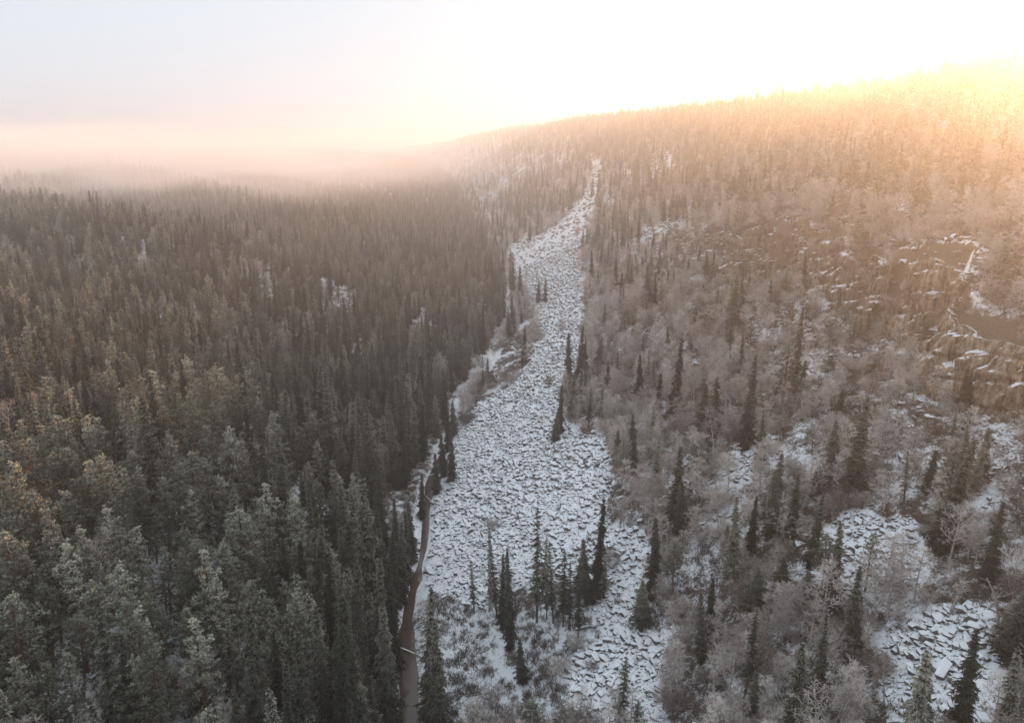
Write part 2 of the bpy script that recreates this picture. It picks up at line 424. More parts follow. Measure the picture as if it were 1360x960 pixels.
def spruce(seed, h, rad, droop, sparse, bare, frostk):
    rs = np.random.default_rng(seed)
    trunk = tube([np.array([0, 0, -0.6]), np.array([0, 0, h * 0.5]), np.array([0, 0, h])], [0.010 * h + 0.02, 0.006 * h, 0.012], 6)
    T, F = [], []
    z = bare * h
    while z < h - 0.15:
        t = (z - bare * h) / (h * (1 - bare))
        prof = min(1.0, (t + 0.10) / 0.22) * (1 - t) ** 0.78
        L0 = rad * prof * (0.85 + 0.3 * math.sin(z * 1.9 + seed)) + 0.16
        nb = max(3, int(round((4 + 4 * (1 - t)) * sparse)))
        a0 = rs.random() * 6.28
        for k in range(nb):
            if rs.random() < 0.10: continue
            a = a0 + 6.28 * k / nb + rs.normal() * 0.25
            L = L0 * rs.uniform(0.6, 1.2)
            dv = np.array([math.cos(a), math.sin(a), 0.0]); sd = np.array([-math.sin(a), math.cos(a), 0.0])
            zz = z + rs.normal() * 0.12
            nseg = 3 if L > 0.6 else 2
            pts = []
            for j in range(nseg + 1):
                s = j / nseg
                pts.append(np.array([0, 0, zz]) + dv * L * s + np.array([0, 0, L * (0.18 * s - droop * s * s + 0.25 * droop * s ** 3)]))
            for j in range(nseg):
                p, q = pts[j], pts[j + 1]; f0 = j / nseg; f1 = (j + 1) / nseg
                w0 = 0.26 * L * (1 - 0.5 * f0) + 0.06; w1 = 0.26 * L * (1 - 0.75 * f1) + 0.03
                # side sprays: several narrow twigs on either side
                for sgn in (-1, 1):
                    for c_ in range(3):
                        b0 = p + (q - p) * (c_ + rs.random()) / 3
                        ln_ = (w0 + 0.14) * rs.uniform(0.7, 1.35)
                        e = b0 + sd * sgn * ln_ + dv * (0.10 + 0.16 * L) * rs.uniform(0.5, 1.3) + np.array([0, 0, -0.06 - 0.25 * L * rs.random()])
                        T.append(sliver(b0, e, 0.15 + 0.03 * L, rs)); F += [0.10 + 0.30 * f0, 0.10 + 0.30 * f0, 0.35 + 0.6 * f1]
                # hanging curtain
                for c_ in range(2):
                    b0 = p + (q - p) * (c_ + rs.random()) / 2
                    e = b0 + np.array([0, 0, -(0.22 + 0.35 * L * rs.uniform(0.4, 1.0)) * (1 - 0.4 * f0)]) + sd * rs.normal() * 0.12
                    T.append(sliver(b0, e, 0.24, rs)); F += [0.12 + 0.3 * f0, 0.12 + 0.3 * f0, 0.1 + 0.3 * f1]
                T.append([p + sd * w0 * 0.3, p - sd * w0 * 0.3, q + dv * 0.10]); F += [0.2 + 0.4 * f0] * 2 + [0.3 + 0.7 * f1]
        z += h * 0.0175 * rs.uniform(0.7, 1.35) / sparse
    # leader
    T.append(sliver(np.array([0, 0, h - 0.6]), np.array([0, 0, h + 0.25]), 0.18, rs)); F += [0.6, 0.6, 1.0]
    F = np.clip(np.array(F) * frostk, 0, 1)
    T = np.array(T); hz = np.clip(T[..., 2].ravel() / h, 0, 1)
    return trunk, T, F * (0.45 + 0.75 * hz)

def pine(seed, h, rad, base, flat, frostk):
    rs = np.random.default_rng(seed)
    bend = rs.normal(size=2) * 0.25
    path = [np.array([bend[0] * math.sin(s * 2.6), bend[1] * math.sin(s * 2.2), s * h * 0.97 - 0.6 * (s == 0)]) for s in (0, 0.3, 0.6, 0.85, 1.0)]
    trunk = tube(path, [0.016 * h, 0.013 * h, 0.009 * h, 0.005 * h, 0.02], 6)
    T, F = [], []
    def tuft(c, r, up, n):
        for _ in range(n):
            d = rs.normal(size=3); d[2] = d[2] * 0.75 + 0.35; d = unit(d)
            p = c + d * r * rs.uniform(0.0, 0.35); q = c + d * r * rs.uniform(0.75, 1.25)
            T.append(sliver(p, q, r * 0.42, rs)); F.extend([0.12 + 0.3 * up, 0.12 + 0.3 * up, 0.35 + 0.65 * up * max(0.15, 0.45 + 0.55 * d[2])])
    n = 58
    for k in range(n):
        s = base + (1 - base) * ((k + rs.random()) / n) ** 0.9
        t = (s - base) / (1 - base)
        R = rad * (min(1, (t + 0.16) / 0.36)) ** 0.7 * (1 - t ** (1.55 + 0.7 * max(flat, -0.4))) ** 0.95 * (0.78 + 0.3 * math.sin(s * h * 2.1 + seed)) * rs.uniform(0.65, 1.15) + 0.12
        a = k * 2.399 + rs.normal() * 0.3
        dv = np.array([math.cos(a), math.sin(a), 0.0])
        o = np.array([np.interp(s, [0, .3, .6, .85, 1], [q[0] for q in path]), np.interp(s, [0, .3, .6, .85, 1], [q[1] for q in path]), s * h * 0.97])
        rise = 0.10 + 0.45 * t
        tip = o + dv * R + np.array([0, 0, R * rise])
        b = sliver(o, tip, 0.09, rs); trunk.append(b)
        nt = 1 + int(R / 0.42)
        for j in range(nt):
            f = 1 - 0.62 * j / max(nt, 1)
            c = o + (tip - o) * f + rs.normal(size=3) * np.array([0.16, 0.16, 0.09]) * (1 + R * 0.35)
            outer = min(1, 0.35 + 0.65 * f) * (0.35 + 0.65 * t)
            tuft(c, 0.36 + 0.10 * rs.random(), outer, 13)
    for _ in range(5): tuft(path[-1] + rs.normal(size=3) * 0.2, 0.38, 1.0, 10)
    return trunk, np.array(T), np.clip(np.array(F) * frostk, 0, 1)

def birch(seed, h, rad, base, nb, frostk, stems=1, lean=0.05):
    rs = np.random.default_rng(seed)
    trunk, T, F = [], [], []
    for si in range(stems):
        a = rs.random() * 6.28
        off = np.array([math.cos(a), math.sin(a), 0]) * (0.15 if stems > 1 else 0)
        ln = np.array([math.cos(a), math.sin(a), 0]) * h * (lean + (0.22 * rs.random() if stems > 1 else 0))
        hh = h * (rs.uniform(0.7, 1.0) if stems > 1 else 1)
        P = lambda s: off + ln * s * s + np.array([0.12 * math.sin(5 * s + seed), 0.12 * math.cos(4 * s + seed), hh * s])
        trunk += tube([P(0) - np.array([0, 0, 0.5]), P(0.35), P(0.7), P(1.0)], [0.013 * h + 0.02, 0.010 * h + 0.02, 0.006 * h + 0.01, 0.02], 5)
        for k in range(nb):
            s = base + (1 - base) * (k + rs.random()) / nb
            t = (s - base) / (1 - base)
            R = rad * (min(1, (t + 0.2) / 0.4)) * (1 - t ** 2.4) ** 0.8 * rs.uniform(0.6, 1.15) + 0.2
            a = k * 2.399 + rs.normal() * 0.4
            dv = np.array([math.cos(a), math.sin(a), 0.0])
            o = P(s); tip = o + dv * R + np.array([0, 0, R * rs.uniform(0.45, 0.95)])
            T.append(sliver(o, tip, 0.11, rs)); F += [0.3, 0.3, 0.8]
            for j in range(6):
                f = rs.uniform(0.3, 1.0)
                p = o + (tip - o) * f
                d2 = unit(dv * rs.uniform(0.2, 1.0) + rs.normal(size=3) * 0.55 + np.array([0, 0, 0.35]))
                q = p + d2 * (0.5 + 0.45 * R) * rs.uniform(0.5, 1.0)
                T.append(sliver(p, q, 0.05, rs)); F += [0.3, 0.3, 0.7]
                for _ in range(6):
                    g_ = rs.uniform(0.25, 1.0); p2 = p + (q - p) * g_
                    d3 = unit(d2 * 0.5 + rs.normal(size=3) * 0.6 + np.array([0, 0, 0.05]))
                    q2 = p2 + d3 * rs.uniform(0.3, 0.75)
                    T.append(sliver(p2, q2, 0.045, rs)); F += [0.45, 0.45, 0.75 + 0.3 * rs.random()]
    return trunk, np.array(T), np.clip(np.array(F) * frostk, 0, 1)

PROTO = {}          # kind -> list of dict(height, trunk mesh, crown mesh, joined mesh)
def add_proto(kind, shape, h, bark_m, leaf_m, look):
    trunk, T, F = shape
    tr = soup(kind + '_trunk', trunk, np.zeros(len(trunk) * 3), [M[bark_m]])
    cr = soup(kind + '_crown', T, F, [M[leaf_m]])
    allT = np.concatenate([np.array(trunk), T]); allF = np.concatenate([np.zeros(len(trunk) * 3), F])
    idx = np.concatenate([np.zeros(len(trunk)), np.ones(len(T))])
    jo = soup(kind + '_whole', allT, allF, [M[bark_m], M[leaf_m]], idx)
    PROTO.setdefault(kind, []).append(dict(h=h, trunk=tr, crown=cr, joined=jo, look=look))
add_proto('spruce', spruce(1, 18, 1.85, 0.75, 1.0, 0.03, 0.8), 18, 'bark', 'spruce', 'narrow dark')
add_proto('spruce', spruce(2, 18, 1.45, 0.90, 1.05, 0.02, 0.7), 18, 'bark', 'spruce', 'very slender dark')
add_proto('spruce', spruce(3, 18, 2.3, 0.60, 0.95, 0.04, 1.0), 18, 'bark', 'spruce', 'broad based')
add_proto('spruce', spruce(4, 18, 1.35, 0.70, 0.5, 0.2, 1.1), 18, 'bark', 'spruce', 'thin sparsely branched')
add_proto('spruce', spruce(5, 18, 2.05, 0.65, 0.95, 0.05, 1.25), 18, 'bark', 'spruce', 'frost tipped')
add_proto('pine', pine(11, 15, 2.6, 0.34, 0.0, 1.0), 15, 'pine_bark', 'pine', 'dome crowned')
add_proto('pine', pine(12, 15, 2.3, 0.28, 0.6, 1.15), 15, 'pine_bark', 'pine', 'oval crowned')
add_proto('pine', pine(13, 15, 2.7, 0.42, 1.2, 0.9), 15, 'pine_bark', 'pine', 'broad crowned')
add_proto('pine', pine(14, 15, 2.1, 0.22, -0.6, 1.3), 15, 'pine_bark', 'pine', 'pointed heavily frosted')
add_proto('birch', birch(21, 9, 1.7, 0.25, 26, 1.0), 9, 'birch_bark', 'birch', 'upright bare')
add_proto('birch', birch(22, 9, 2.2, 0.30, 24, 0.85, lean=0.12), 9, 'birch_bark', 'birch', 'leaning bare')
add_proto('birch', birch(23, 9, 1.5, 0.15, 28, 1.3), 9, 'birch_bark', 'birch', 'slim heavily frosted')
add_proto('shrub', birch(31, 3.2, 1.3, 0.05, 6, 0.9, stems=4, lean=0.1), 3.2, 'birch_bark', 'shrub', 'rounded bare')
add_proto('shrub', birch(32, 2.6, 1.6, 0.05, 5, 1.2, stems=5, lean=0.15), 2.6, 'birch_bark', 'shrub', 'low spreading frosted')

def stone_mesh(seed, sx, sy, sz):
    rs = np.random.default_rng(seed)
    bm = bmesh.new()
    for _ in range(22):
        p = rs.uniform(-1, 1, 3); p = np.sign(p) * np.abs(p) ** 0.7; p = p / max(1.0, np.linalg.norm(p) / 1.25)
        bm.verts.new((p[0] * sx / 2, p[1] * sy / 2, p[2] * sz / 2))
    r = bmesh.ops.convex_hull(bm, input=bm.verts)
    bmesh.ops.delete(bm, geom=list({e for e in r['geom_interior'] if isinstance(e, bmesh.types.BMVert)}), context='VERTS')
    me = bpy.data.meshes.new('boulder'); bm.to_mesh(me); bm.free(); me.materials.append(M['stone'])
    return me
STONES = [stone_mesh(40 + i, *d) for i, d in enumerate([(1.0, 0.7, 0.5), (0.9, 0.75, 0.45), (1.25, 0.6, 0.42), (0.9, 0.85, 0.55), (0.8, 0.65, 0.55), (1.1, 0.8, 0.4), (1.0, 0.5, 0.45)])]

# ------------------------------------------------------------------ scatter the woods
TR = []       # kind, variant, x, y, z, scale_z, scale_xy, rotation, zone
def scatter(n, x0, x1, y0, y1):
    return RNG.uniform(x0, x1, n), RNG.uniform(y0, y1, n)

def plant(y0, y1, per):
    """one band of the valley, one tree for every `per` square metres"""
    half = 0.80 * y1 + 60
    n = int(2 * half * (y1 - y0) / per)
    x, y = scatter(n, -half, half, y0, y1)
    z = H(x, y)
    px, py, dep = proj(x, y, z)
    keep = (px > -220) & (px < 1620) & (py < 1200) & (dep > 25)
    x, y, z, px, py = x[keep], y[keep], z[keep], px[keep], py[keep]
    d = x - stream_x(y); n = len(x)
    scree = scree_mask(x, y, z); opn = open_mask(x, y, z)
    slope = np.abs(H(x + 1.2, y) - H(x - 1.2, y)) / 2.4
    r = RNG.random(n); r2 = RNG.random(n); r3 = RNG.random(n)
    clump = vnoise(x / 16, y / 16, 51); clump2 = vnoise(x / 45, y / 45, 52)
    dist = np.hypot(x, y)
    left = d < np.where(y < 165, -2.0, -1.4)
    spur = np.exp(-((x + 49) / 17.0) ** 2) * sstep(165, 140, y)
    kinds = np.empty(n, object); size = np.ones(n); zone = np.zeros(n, int)
    # forest side
    pine_p = np.clip(0.16 + 0.30 * clump2 + 0.85 * spur + 0.25 * sstep(110, 260, -d), 0.03, 0.85)
    birch_p = np.clip(0.14 + 0.22 * clump, 0.03, 0.4) * (1 - 0.6 * spur)
    kL = np.where(r < pine_p, 'pine', np.where(r < pine_p + birch_p, 'birch', 'spruce'))
    thin = np.where(left & (y < 420) & (r2 > 0.80), True, False)
    drop = thin | (left & (np.abs(d) < np.where(y < 118, 4.2, 2.2))) | (left & (clump < -0.55) & (r3 < 0.6))
    # scree side: thicket with scattered conifers, more conifers up the hill
    dcl = d - cliff_d(y)
    up = sstep(-5, 60, dcl)
    farr = sstep(230, 420, y)
    spr_p = 0.045 + 0.10 * np.clip(clump, 0, 1) + 0.07 * up + 0.30 * farr * (0.5 + 0.5 * clump) + 0.25 * sstep(40, 75, dcl)
    pin_p = 0.02 + 0.22 * up + 0.12 * sstep(40, 75, dcl)
    bir_p = 0.46 + 0.16 * up + 0.1 * clump
    kR = np.where(r < spr_p, 'spruce', np.where(r < spr_p + pin_p, 'pine', np.where(r < spr_p + pin_p + bir_p, 'birch', 'shrub')))
    kinds[:] = np.where(left, kL, kR)
    drop |= (~left) & (clump2 + 0.6 * clump < -0.75) & (r3 < 0.6) & (y < 420)
    drop |= (scree > 0) & (r3 > np.where(scree > 3, 0.38, 0.012))
    drop |= opn & (r3 > 0.10)
    drop |= (slope > 1.4) & (r3 < 0.15)
    kinds[slope > 1.2] = np.where(r2[slope > 1.2] < 0.3, 'birch', 'shrub')
    drop |= (np.abs(d) < np.where(y < 165, 4.2, 1.6)) & (y < 420)
    low = opn | ((scree > 0) & (scree <= 3))
    kinds[low & (kinds != 'spruce')] = 'shrub'
    kinds[low & (r2 < 0.8)] = 'shrub'
    base_h = np.where(kinds == 'spruce', 11.8, np.where(kinds == 'pine', 10.8, np.where(kinds == 'birch', 6.8, 2.4)))
    base_h = base_h * np.where(left, 1.0 + 0.25 * (y < 190) * np.exp(-(np.abs(d) / 30.0) ** 2) * (kinds == 'spruce'), np.where(kinds == 'shrub', 1.0, 0.78))
    base_h = base_h * np.where((~left) & (dcl > 45), 1.15, 1.0) * np.where(left, 1 - 0.16 * sstep(140, 260, dist), 1.0)
    base_h = base_h * np.where((~left) & (dcl > -20) & (dcl < 3) & (y < 320), 0.62, 1.0)
    hgt = base_h * np.clip(RNG.normal(1.0, 0.28, n), 0.38, 1.6)
    zone = np.where(left, np.where(spur > 0.35, 2, np.where(d > -14, 1, np.where(dist > 230, 7, 3))), np.where(scree > 0, 4, np.where(opn, 4, np.where(dcl < 0, np.where(y > 230, 8, 5), 6))))
    hi_f = sstep(150, 340, dist)
    for i in np.nonzero(~drop)[0]:
        k = kinds[i]; nv = len(PROTO[k])
        if k == 'spruce': v = int(RNG.choice(5, p=np.array([0.36, 0.30, 0.12, 0.14, 0.08]) * (1 - hi_f[i]) + np.array([0.08, 0.05, 0.12, 0.05, 0.70]) * hi_f[i])) if left[i] else int(RNG.choice(5, p=np.array([0.2, 0.2, 0.1, 0.2, 0.3]) * (1 - up[i]) + np.array([0.1, 0.1, 0.1, 0.1, 0.6]) * up[i]))
        else: v = int(RNG.integers(nv))
        sc = hgt[i] / PROTO[k][v]['h']
        TR.append((k, v, x[i], y[i], z[i], sc, (0.75 * sc + 0.25) * RNG.uniform(0.85, 1.2), RNG.random() * 6.28, int(zone[i]), False))
plant(22, 150, 4.6); plant(150, 260, 4.8); plant(260, 420, 6.0); plant(420, 700, 9.5); plant(700, 1200, 24.0); plant(1200, 2400, 80.0); plant(2400, 4200, 330.0)

# particular trees, read off the picture: base pixel, top pixel
SPECIAL = []
def special(kind, v, bx, by, ty, zone, wide=1.0, lean=0.0):
    p = hit(bx, by); h = height_to(p, ty)
    SPECIAL.append((kind, v, p[0], p[1], p[2], h / PROTO[kind][v]['h'], wide, random.random() * 6.28, zone, lean))
for (v, bx, by, ty, w) in [(3, 713, 826, 660, 1.25), (1, 790, 800, 660, 1.0), (0, 678, 862, 722, 0.75), (2, 694, 908, 845, 0.6), (3, 660, 818, 715, 0.95), (3, 651, 810, 690, 0.55),
                           (3, 630, 814, 740, 0.7), (3, 735, 827, 714, 0.95), (3, 726, 822, 745, 0.7), (3, 748, 832, 728, 0.9), (3, 768, 846, 758, 0.9), (1, 781, 800, 712, 0.9),
                           (3, 802, 795, 738, 0.9), (0, 770, 790, 724, 0.8), (3, 756, 835, 742, 0.8), (3, 720, 800, 705, 0.9), (1, 668, 835, 735, 0.8)]:
    special("spruce", v, bx, by, ty, 9, w * 0.8)
for (v, bx, by, ty, w) in [(0, 737, 588, 545, 0.7), (1, 743, 578, 510, 0.7), (1, 820, 620, 570, 0.8), (1, 867, 795, 690, 0.9), (0, 854, 832, 768, 0.8), (0, 755, 530, 440, 0.9), (1, 767, 525, 433, 0.9),
                           (0, 776, 520, 455, 0.9), (2, 1020, 690, 627, 0.7), (0, 1100, 642, 555, 0.9), (1, 990, 596, 470, 1.0), (2, 1004, 812, 752, 0.8), (2, 1036, 800, 738, 0.7), (0, 1066, 808, 758, 0.7),
                           (1, 1055, 985, 850, 1.0), (0, 1072, 985, 905, 0.9), (1, 896, 700, 590, 1.0), (1, 893, 565, 448, 0.9), (0, 932, 572, 508, 0.8), (1, 1345, 880, 775, 1.2), (0, 1352, 860, 790, 1.2),
                           (0, 995, 740, 655, 0.5), (1, 872, 560, 495, 0.8), (1, 850, 540, 470, 0.8), (0, 905, 720, 640, 0.8), (1, 1242, 735, 580, 1.0)]:
    special('spruce', v, bx, by, ty, 5, w, 0.22 if bx == 1242 else 0.0)
special('pine', 1, 1149, 786, 705, 5, 0.6)
for (v, bx, by, ty, w) in [(0, 572, 975, 782, 1.0), (0, 583, 990, 830, 1.0), (0, 520, 960, 795, 1.0), (1, 527, 900, 740, 0.9), (0, 590, 632, 575, 0.8),
                           (1, 600, 640, 572, 0.8), (1, 505, 905, 735, 1.0), (0, 470, 935, 745, 1.0), (1, 440, 910, 735, 1.0), (0, 512, 800, 700, 0.9), (1, 522, 815, 705, 0.9), (0, 533, 800, 690, 0.9), (1, 541, 775, 680, 0.8), (0, 548, 745, 665, 0.8), (1, 505, 770, 670, 0.9), (0, 531, 760, 672, 0.8), (1, 560, 690, 628, 0.7), (0, 580, 655, 600, 0.7), (1, 595, 600, 545, 0.8), (0, 602, 580, 530, 0.8), (1, 592, 570, 515, 0.8)]:
    special('spruce', v, bx, by, ty, 1, w)
for (v, bx, by, ty, w) in [(0, 681, 400, 345, 1.0), (1, 690, 405, 352, 1.0), (0, 715, 402, 370, 0.8), (1, 724, 402, 368, 0.8), (1, 703, 322, 293, 0.8), (0, 655, 390, 335, 1.0), (1, 668, 385, 330, 1.0), (1, 795, 258, 222, 0.8), (0, 786, 262, 235, 0.8)]:
    special('spruce', v, bx, by, ty, 8, w)
# leave room for them
sxy = np.array([(s[2], s[3]) for s in SPECIAL])
TXY = np.array([(t[2], t[3]) for t in TR])
near = np.zeros(len(TR), bool)
for q in sxy: near |= (np.hypot(TXY[:, 0] - q[0], TXY[:, 1] - q[1]) < 1.3)
TR = [t for t, nn in zip(TR, near) if not nn]

ZONES = {1: 'on the wooded stream bank', 2: 'on the pine spur across the stream', 3: 'in the dense stand across the stream', 4: 'on the open boulder slope', 5: 'in the thicket below the cliff',
         6: 'on the hillside above the cliff', 7: 'in the misty forest far upstream', 8: 'beside the upper boulder slope', 9: 'in the clump among the boulders'}
GROUPS = {1: 'on the stream bank', 2: 'on the spur', 3: 'in the stand across the stream', 4: 'on the open boulders', 5: 'in the thicket below the cliff', 6: 'above the cliff', 7: 'in the misty forest',
          8: 'by the upper boulder slope', 9: 'in the clump among the boulders'}
NAMES = {'spruce': ('spruce_tree', 'spruce', 'tree'), 'pine': ('pine_tree', 'pine', 'tree'), 'birch': ('birch_tree', 'birch', 'tree'), 'shrub': ('shrub', 'bush', 'shrub')}
SIZES = {'spruce': (9, 14), 'pine': (8.5, 12), 'birch': (5, 7.5), 'shrub': (1.8, 2.9)}
ALLT = [(t[2], t[3], t[0]) for t in TR] + [(t[2], t[3], t[0]) for t in SPECIAL]
AXY = np.array([(a[0], a[1]) for a in ALLT]); AK = [a[2] for a in ALLT]
def beside(x, y):
    q = np.hypot(AXY[:, 0] - x, AXY[:, 1] - y); q[q < 0.02] = 99
    i = int(np.argmin(q))
    return ' close to a ' + NAMES[AK[i]][1] if q[i] < 3.0 else ' standing free'
PLURAL = {'spruce': 'spruces', 'pine': 'pines', 'birch': 'birches', 'shrub': 'bushes'}
CLUMP = []
def make_tree(k, v, x, y, z, sz, sxy_, rot, zone, lean=0.0):
    nm, word, cat = NAMES[k]; p = PROTO[k][v]; h = p['h'] * sz
    lo, hi = SIZES[k]
    size = 'small' if h < lo else ('tall' if h > hi else 'medium')
    e = bpy.data.objects.new(nm, None); link(e)
    e.empty_display_size = 0.5
    e.location = (x, y, z - 0.15); e.scale = (sxy_, sxy_, sz); e.rotation_euler = (random.gauss(0, 0.03), lean + random.gauss(0, 0.03), rot if not lean else 0)
    tag(e, '%s %s %s %s%s' % (size, p['look'], word, ZONES[zone], beside(x, y)), cat, '%s %s' % (PLURAL[k], GROUPS[zone]))
    if lean: e['label'] = 'dark spruce leaning far over in the thicket below the cliff'
    if zone == 9: CLUMP.append((h, p['look'], e))
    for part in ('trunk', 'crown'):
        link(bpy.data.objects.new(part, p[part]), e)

PROTO_COL = {}
for k, vs in PROTO.items():
    c = bpy.data.collections.new(k + '_shapes'); PROTO_COL[k] = c
    for i, p in enumerate(vs): c.objects.link(bpy.data.objects.new('%s_shape_%02d' % (k, i), p['joined']))
c = bpy.data.collections.new('stone_shapes'); PROTO_COL['stone'] = c
for i, m_ in enumerate(STONES): c.objects.link(bpy.data.objects.new('stone_shape_%02d' % i, m_))

def scatter_tree(coll):
    ng = bpy.data.node_groups.new('scatter', 'GeometryNodeTree')
    ng.interface.new_socket('Geometry', in_out='INPUT', socket_type='NodeSocketGeometry')
    ng.interface.new_socket('Geometry', in_out='OUTPUT', socket_type='NodeSocketGeometry')
    N, L = ng.nodes, ng.links
    gi, go = N.new('NodeGroupInput'), N.new('NodeGroupOutput')
    ci = N.new('GeometryNodeCollectionInfo'); ci.inputs['Collection'].default_value = coll
    ci.inputs['Separate Children'].default_value = True; ci.inputs['Reset Children'].default_value = True
    iop = N.new('GeometryNodeInstanceOnPoints'); iop.inputs['Pick Instance'].default_value = True
    def named(name, t):
        a = N.new('GeometryNodeInputNamedAttribute'); a.data_type = t; a.inputs['Name'].default_value = name; return a.outputs['Attribute']
    L.new(gi.outputs[0], iop.inputs['Points']); L.new(ci.outputs[0], iop.inputs['Instance'])
    L.new(named('pick', 'INT'), iop.inputs['Instance Index'])
    L.new(named('turn', 'FLOAT_VECTOR'), iop.inputs['Rotation']); L.new(named('size', 'FLOAT_VECTOR'), iop.inputs['Scale'])
    L.new(iop.outputs[0], go.inputs[0])
    return ng

def stuff(name, label, coll, pos, pick, turn, size, cat=None):
    me = bpy.data.meshes.new(name); n = len(pos)
    me.vertices.add(n); me.vertices.foreach_set('co', np.asarray(pos, np.float32).ravel())
    a = me.attributes.new('pick', 'INT', 'POINT'); a.data.foreach_set('value', np.asarray(pick, np.int32))
    a = me.attributes.new('turn', 'FLOAT_VECTOR', 'POINT'); a.data.foreach_set('vector', np.asarray(turn, np.float32).ravel())
    a = me.attributes.new('size', 'FLOAT_VECTOR', 'POINT'); a.data.foreach_set('vector', np.asarray(size, np.float32).ravel())
    me.update()
    o = bpy.data.objects.new(name, me); link(o)
    md = o.modifiers.new('scatter', 'NODES'); md.node_group = scatter_tree(coll)
    tag(o, label, cat, kind='stuff')
    return o

STUFF = {'spruce': ('spruce_forest', 'mass of the smaller and farther dark spruces filling the valley sides', 'forest'), 'pine': ('pine_forest', 'mass of the smaller and farther frosted pines on the valley sides', 'forest'),
         'birch': ('birch_wood', 'mass of the smaller and farther bare frosted birches on the valley sides', 'forest'), 'shrub': ('shrub_thicket', 'mass of the smaller and farther low frosted bushes on the hillside', 'thicket')}
for s_ in SPECIAL: make_tree(*s_[:9], lean=s_[9])
ORD = ['tallest', 'second tallest', 'third tallest', 'fourth tallest', 'fifth tallest', 'sixth tallest', 'seventh tallest', 'eighth tallest', 'ninth tallest', 'tenth tallest']
CLUMP.sort(key=lambda c_: -c_[0])
for i, (h_, lk, e) in enumerate(CLUMP):
    b_ = len(CLUMP) - 1 - i
    rank = ORD[i] if i < 10 else ('' if b_ == 0 else ORD[b_].replace(' tallest', '') + ' ') + 'shortest'
    e['label'] = '%s spruce %s, of the clump among the boulders' % (lk, 'that is the ' + rank)
for k in PROTO:
    L_ = [t for t in TR if t[0] == k]
    A = np.array([(t[2], t[3], t[4], t[5], t[6], t[7], t[1]) for t in L_])
    hh = A[:, 3] * np.array([p['h'] for p in PROTO[k]])[A[:, 6].astype(int)]
    px, py, dep = proj(A[:, 0], A[:, 1], A[:, 2] + hh * 0.65)
    seen = (px > 0) & (px < 1360) & (py > 0) & (py < 955) & (dep > 20)
    score = np.where(seen, hh / dep, 0)
    nmax = 300 - sum(1 for s_ in SPECIAL if s_[0] == k)
    order = np.argsort(-score)
    for i in order[:nmax]: make_tree(*L_[i][:9])
    R_ = order[nmax:]
    nm, lb, cat = STUFF[k]
    z0 = np.zeros(len(R_))
    stuff(nm, lb, PROTO_COL[k], np.stack([A[R_, 0], A[R_, 1], A[R_, 2] - 0.15], -1), A[R_, 6], np.stack([RNG.normal(0, 0.035, len(R_)), RNG.normal(0, 0.035, len(R_)), A[R_, 5]], -1), np.stack([A[R_, 4], A[R_, 4], A[R_, 3]], -1))
    print(k, len(L_))

# ------------------------------------------------------------------ boulders
def stones_in(n, x0, x1, y0, y1, sz):
    x, y = scatter(n, x0, x1, y0, y1); z = H(x, y); m = scree_mask(x, y, z)
    k = (m > 0) & (x - stream_x(y) > 1.1 + 0.9 * RNG.random(n)) & (vnoise(x / 6, y / 9, 66) + 0.5 * vnoise(x / 2.3, y / 2.3, 67) > RNG.uniform(-1.3, -0.35, n))
    return np.stack([x[k], y[k], z[k], np.full(k.sum(), sz) * (1 + 0.28 * vnoise(x[k] / 7, y[k] / 7, 68)) * np.exp(np.clip(RNG.normal(-0.05, 0.5, k.sum()), -1.1, 0.72)), m[k]], -1)
B = np.concatenate([stones_in(int(110 * 70 * 3.6), -25, 85, 45, 115, 0.70), stones_in(int(90 * 105 * 3.2), -25, 65, 115, 220, 0.78),
                    stones_in(int(130 * 180 * 1.7), -20, 110, 220, 400, 1.0), stones_in(int(200 * 600 * 0.22), -60, 140, 400, 1000, 1.5), stones_in(int(120 * 100 * 0.6), 60, 180, 90, 190, 1.2)])
# loose blocks lying about under the trees of the cliff side
x, y = scatter(9000, 0, 140, 40, 260); z = H(x, y); d = x - stream_x(y)
k = (d > 12) & (scree_mask(x, y, z) == 0) & (vnoise(x / 9, y / 9, 61) > 0.12)
B = np.concatenate([B, np.stack([x[k], y[k], z[k], 0.9 * np.exp(np.clip(RNG.normal(0, 0.4, k.sum()), -0.9, 0.6)), np.full(k.sum(), 12)], -1)])
nB = len(B); print('stones', nB)
pick = RNG.integers(0, len(STONES), nB); rot = np.stack([RNG.normal(0, 0.19, nB), RNG.normal(0.0, 0.19, nB), RNG.random(nB) * 6.28], -1)
B[:, 2] += 0.10 * B[:, 3]
px, py, dep = proj(B[:, 0], B[:, 1], B[:, 2])
seen = (px > 4) & (px < 1356) & (py > 0) & (py < 952)
order = np.argsort(-np.where(seen & (B[:, 4] < 12), B[:, 3] / dep, 0))
SPOT = {1: 'in the long boulder field above the stream', 2: 'in the patch inside the thicket', 3: 'in the patch around the big slab'}
SHAPE = ['long', 'flat', 'narrow', 'blocky', 'chunky', 'wide slab like', 'slim']
for i in order[:300]:
    o = bpy.data.objects.new('boulder', STONES[pick[i]]); link(o)
    o.location = B[i, :3]; o.rotation_euler = rot[i]; o.scale = (B[i, 3],) * 3
    sp = SPOT.get(int(B[i, 4]), SPOT[1])
    tl = math.hypot(rot[i][0], rot[i][1])
    tag(o, '%s %s %s snowy boulder %s' % ('big' if B[i, 3] > 1.3 else 'smaller', 'tilted' if tl > 0.3 else 'flat lying', SHAPE[pick[i]], sp), 'boulder', 'boulders ' + sp)
R_ = order[300:]
stuff('boulder_field', 'countless smaller snow topped stones of the boulder slope', PROTO_COL['stone'], B[R_, :3], pick[R_], rot[R_], np.repeat(B[R_, 3:4], 3, 1))
